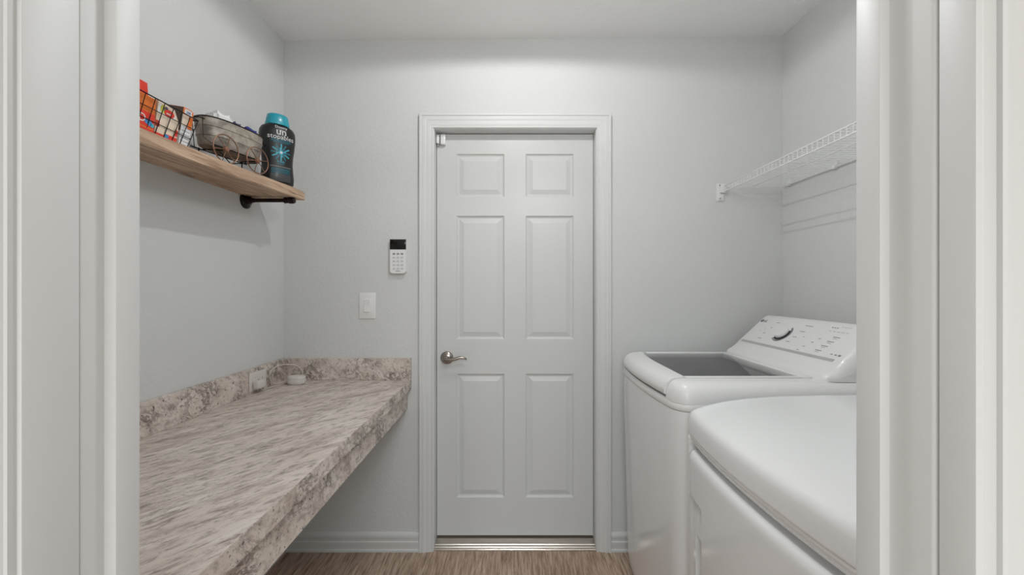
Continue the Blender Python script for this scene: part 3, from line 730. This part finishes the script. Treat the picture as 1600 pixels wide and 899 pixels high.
# console
CY0, CY1 = 1.372, 2.022
P0 = Vector((1.089, 0, 1.073)); P1 = Vector((1.225, 0, 1.198))
def cons(y, e):   # section of the console, e = end rounding 0..1
    d = .030*e
    return [(1.035+.10*e*.3, y, 1.018), (1.040+d*.5, y, 1.034-d*.3), (1.060+d*.6, y, 1.046-d*.4), (1.080+d*.6, y, 1.062-d*.5), (1.0885+d*.7, y, 1.0700-d*.5), (1.0905+d*.7, y, 1.0742-d*.5), (1.2130+d*.3, y, 1.187-d*.9), (1.222+d*.2, y, 1.1940-d), (1.236, y, 1.199-d), (1.252, y, 1.198-d), (1.275, y, 1.18-d), (1.29, y, 1.10), (1.29, y, 1.018)]
bm = bmesh.new(); rings = []
for y, e in ((CY0, 1.3), (CY0+.002, .85), (CY0+.006, .5), (CY0+.012, .2), (CY0+.020, .05), (CY0+.028, 0), (1.6, 0), (1.8, 0), (CY1-.028, 0), (CY1-.020, .05), (CY1-.012, .2), (CY1-.006, .5), (CY1-.002, .85), (CY1, 1.3)):
    rings.append(cons(y, e))
loft(bm, rings); con = obj('console', bm, M['white_plastic'], wa, smooth=True, angle=50)
# rear deck between lid and console
bxo('rear_deck', (1.0355, WB-.021, 1.4265, 1.9985, .956, 1.019), M['white_plastic'], wa, bev=.002)
U = Vector((0, -1, 0)); V = (P1-P0).normalized(); Nn = U.cross(V)
def cp(y, s, out=0.0):
    p = P0+(P1-P0)*s; p = p+Nn*out; p.y = y; return p
def cm(y, s, out=0.0): return frame_m(cp(y, s, out), U, V)
def conbar(bm, y, s, wy, h, out=.0006):
    c = cp(y, s, out); a = U*(wy/2); b = V*(h*.36)
    bm.faces.new([bm.verts.new(c-a-b), bm.verts.new(c+a-b), bm.verts.new(c+a+b), bm.verts.new(c-a+b)])
# groove beneath the face
bm = bmesh.new(); loft(bm, [[cp(y, .03, .0004), cp(y, .085, .0012), cp(y, .10, .0004)] for y in (CY0+.045, CY1-.04)]); obj('groove', bm, M['groove'], con)
# dial
ky, ks = 1.775, .50
def disk(prof, m, name, parent, n=40, mtx=None):
    bm = bmesh.new(); lathe(bm, prof, n, 'z'); bmesh.ops.transform(bm, matrix=mtx, verts=bm.verts[:]); return obj(name, bm, m, parent, smooth=True)
def crescent(name, r0, r1, a0, a1, z0, z1, m, taper=0.0):
    bm = bmesh.new(); rings = []
    for i in range(25):
        s = i/24; a = R(a0+(a1-a0)*s); k = math.sin(math.pi*s)**.5 if taper else 1
        ra = r1-(r1-r0)*max(.05, k) if taper > 0 else r0; rb = r1
        rings.append([(ra*math.cos(a), ra*math.sin(a), z0), (rb*math.cos(a), rb*math.sin(a), z0), (rb*math.cos(a), rb*math.sin(a), z1), (ra*math.cos(a), ra*math.sin(a), z1)])
    loft(bm, rings); bmesh.ops.transform(bm, matrix=cm(ky, ks), verts=bm.verts[:]); return obj(name, bm, m, dial)
dial = disk([(.001, .0), (.030, .0), (.031, .004), (.030, .012), (.027, .015), (.001, .0155)], M['white_plastic'], 'dial', con, mtx=cm(ky, ks))
crescent('dial_ring', .0445, .0465, -130, 55, .0003, .0022, M['print_grey'])
crescent('dial_trim', .037, .0445, -130, 55, .0002, .0014, M['chrome'])
crescent('dial_shadow_gap', .0312, .0385, -125, 30, .0004, .0030, M['black_gloss'])
text_obj('logo_text', 'LG', .020, M['print_grey'], con, cm(1.960, .80, .0005))
disk([(.0005, 0), (.0085, 0), (.0085, .0006), (.0005, .0007)], M['print_grey'], 'logo', con, 20, mtx=cm(1.984, .80, .0003))
bm = bmesh.new()
random.seed(4)
for (y, s, w_) in ((1.865, .80, .020), (1.875, .62, .012), (1.885, .42, .018), (1.880, .24, .026), (1.925, .47, .006), (1.91, .55, .006),
                   (1.675, .82, .044), (1.680, .64, .030), (1.690, .46, .024), (1.70, .30, .022), (1.645, .50, .006),
                   (1.58, .40, .014), (1.60, .26, .014), (1.565, .52, .012), (1.61, .14, .014)):
    conbar(bm, y, s, w_, .0035)
for k in range(3): conbar(bm, 1.560-.012*k, .86, .007, .006)
for k in range(4): conbar(bm, 1.518-.012*k, .90, .009, .002)
for k in range(5): conbar(bm, 1.555-.020*k, .76, .012, .002)
for k in range(4): conbar(bm, 1.500+.006*k, .62-.13*k, .032, .004); conbar(bm, 1.500+.006*k, .58-.13*k, .020, .002)
conbar(bm, 1.450, .20, .012, .004); conbar(bm, 1.432, .20, .010, .006); conbar(bm, 1.415, .20, .011, .010)
o = obj('printed_text', bm, M['print_faint'], con)

# dryer: y .634 - 1.32
DH = .343; DC = .977; DF = .556; DB = 1.34
dr = thing('clothes_dryer', 'white front-loading dryer with a crowned top, nearest on the right', 'dryer', (0, 0, 0))
bm = bmesh.new()
loft(bm, [outline(DC, DH, DF+.012, DB, .022, .020, z, i) for z, i in ((.025, .012), (.06, .004), (.80, .003))] +
     [outline(DC, DH, DF+.034, DB, .022, .020, z, i) for z, i in ((.802, .003), (.874, .003), (.878, .006))])
obj('body', bm, M['white'], dr, smooth=True)
for (x, y) in ((.64, .72), (.64, 1.24), (1.26, .72), (1.26, 1.24)):
    bm = bmesh.new(); lathe(bm, [(.001, 0), (.022, 0), (.022, .012), (.012, .014), (.012, .026)], 16, 'z', (x, y, 0)); obj('foot', bm, M['grey_plastic'], dr)
# cap
bm = bmesh.new(); rings = []
prof3 = [(0.0, .884), (0.0, .886), (0, .905), (.0005, .925), (.003, .936), (.008, .944), (.016, .950), (.030, .956), (.06, .965), (.11, .9755), (.18, .985), (.28, .992), (.42, .9955), (.56, .997)]
N2 = 40
for i in range(N2+1):
    q = -math.cos(math.pi*i/N2); yp = q*DH; xo = xfront(yp, DH, DF-.002, .026, .035)
    e = max(0, (abs(yp)-(DH-.03))/.03); dz = .022*(1-math.sqrt(max(0, 1-e*e)))
    row = [(xo+.02, DC+yp, .880), (xo+.001, DC+yp, .880)]
    for (dx, z) in prof3: row.append((xo+dx, DC+yp, z-dz*min(1, max(0, (z-.925)/.03))))
    row += [(DB, DC+yp, .997-dz), (DB, DC+yp, .880)]
    rings.append(row)
loft(bm, rings); obj('top', bm, M['white'], dr, smooth=True, angle=50)
# lip below the cap and control band
bm = bmesh.new(); rings = []
for i in range(31):
    yp = -DH*.965+2*DH*.965*i/30; xo = xfront(yp, DH, DF+.001, .025, .035)
    rings.append([(xo+.02, DC+yp, .879), (xo-.001, DC+yp, .8785), (xo-.001, DC+yp, .872), (xo+.004, DC+yp, .866), (xo+.005, DC+yp, .862), (xo+.003, DC+yp, .860), (xo+.008, DC+yp, .852), (xo+.040, DC+yp, .852)])
loft(bm, rings); obj('front_lip', bm, M['white_plastic'], dr, smooth=True, angle=30)
# door panel with a pocket handle
D0, D1 = .664, 1.278
ys = [D0+(1.15-D0)*i/20 for i in range(20)]+[1.150, 1.163, 1.1645, 1.19, 1.205, 1.2195, 1.221, 1.235, 1.25, 1.262, 1.270, 1.275, D1]
zs = [.10, .30, .420, .432, .50, .606, .616, .6175, .64, .66, .70, .706, .71, .75, .80, .810, .817, .823, .828, .832, .834]
def dx_in(y, z):
    d = 0
    if 1.164 < y < 1.22 and .431 < z < .617: d = .032
    elif 1.219 <= y <= 1.252 and .42 < z < .705: d = .004
    elif 1.188 < y <= 1.219 and .617 <= z < .705: d = .006*(z-.617)/.088+.002
    if z > .81:
        k = (z-.81)/.024; d += .016*(1-math.sqrt(max(0, 1-k*k)))
    if y > 1.262:
        k = (y-1.262)/(D1-1.262); d += .006*(1-math.sqrt(max(0, 1-k*k)))
    return d
bm = bmesh.new(); G = []
for y in ys:
    yp = y-DC; xo = xfront(yp, DH, DF-.006, .026, .02)
    G.append([bm.verts.new((xo+dx_in(y, z), y, z)) for z in zs])
for i in range(len(ys)-1):
    for j in range(len(zs)-1): bm.faces.new((G[i][j], G[i+1][j], G[i+1][j+1], G[i][j+1]))
# close towards the body
B_ = [[bm.verts.new((v.co.x*0+.60, v.co.y, v.co.z)) for v in col] for col in (G[0], G[-1])]
for j in range(len(zs)-1):
    bm.faces.new((G[0][j], G[0][j+1], B_[0][j+1], B_[0][j])); bm.faces.new((G[-1][j], G[-1][j+1], B_[1][j+1], B_[1][j]))
top = [bm.verts.new((.60, y, zs[-1])) for y in ys]
for i in range(len(ys)-1): bm.faces.new((G[i][-1], G[i+1][-1], top[i+1], top[i]))
dp = obj('door', bm, M['white'], dr, smooth=True, angle=35)
bxo('handle', (.5415, .549, 1.1520, 1.1635, .432, .628), M['white_plastic'], dp, bev=.002)
for (ya, yb) in ((1.281, 1.3165), (.6375, .661)):
    bm = bmesh.new(); rings = []
    for i in range(7):
        y = ya+(yb-ya)*i/6; xo = xfront(y-DC, DH, DF-.003, .026, .035)
        rings.append([(xo, y, .08), (xo, y, .868), (.62, y, .868), (.62, y, .08)])
    loft(bm, rings); obj('front_frame', bm, M['white'], dr, smooth=True, angle=50)
# console of the dryer at the wall
bm = bmesh.new(); loft(bm, [[(x+.105+e*.02, y, z-.03-e*.02) for x, z in ((1.06, 1.02), (1.09, 1.06), (1.19, 1.16), (1.205, 1.165), (1.22, 1.16), (1.235, 1.02))] for y, e in ((.66, 1), (.68, 0), (1.27, 0), (1.29, 1))])
obj('console', bm, M['white_plastic'], dr, smooth=True)

# ------------------------------------------------ ceiling lamp of the laundry room
LX, LY, LZ = .02, 1.35, 2.56
def build_lamp():
    t = thing('ceiling_light', 'round flush ceiling light of the laundry room, above the photo', 'light', (LX, LY, zc(LX)-.001))
    bm = bmesh.new(); lathe(bm, [(.001, 0), (.075, 0), (.075, -.010), (.06, -.014), (.001, -.014)], 32); obj('base', bm, M['nickel'], t, smooth=True)
    bm = bmesh.new(); lathe(bm, [(.001, -.014), (.05, -.015), (.052, -.022), (.045, -.030), (.001, -.034)], 32); obj('diffuser', bm, M['lamp_glass'], t, smooth=True)
    d = bpy.data.lights.new('lamp', 'SPOT'); d.spot_size = R(176); d.spot_blend = .12; d.energy = LAMP_P; d.shadow_soft_size = .012; d.color = (1, .995, .98)
    o = bpy.data.objects.new('lamp', d); C.objects.link(o); o.location = (LX, LY, LZ-.02)
build_lamp()
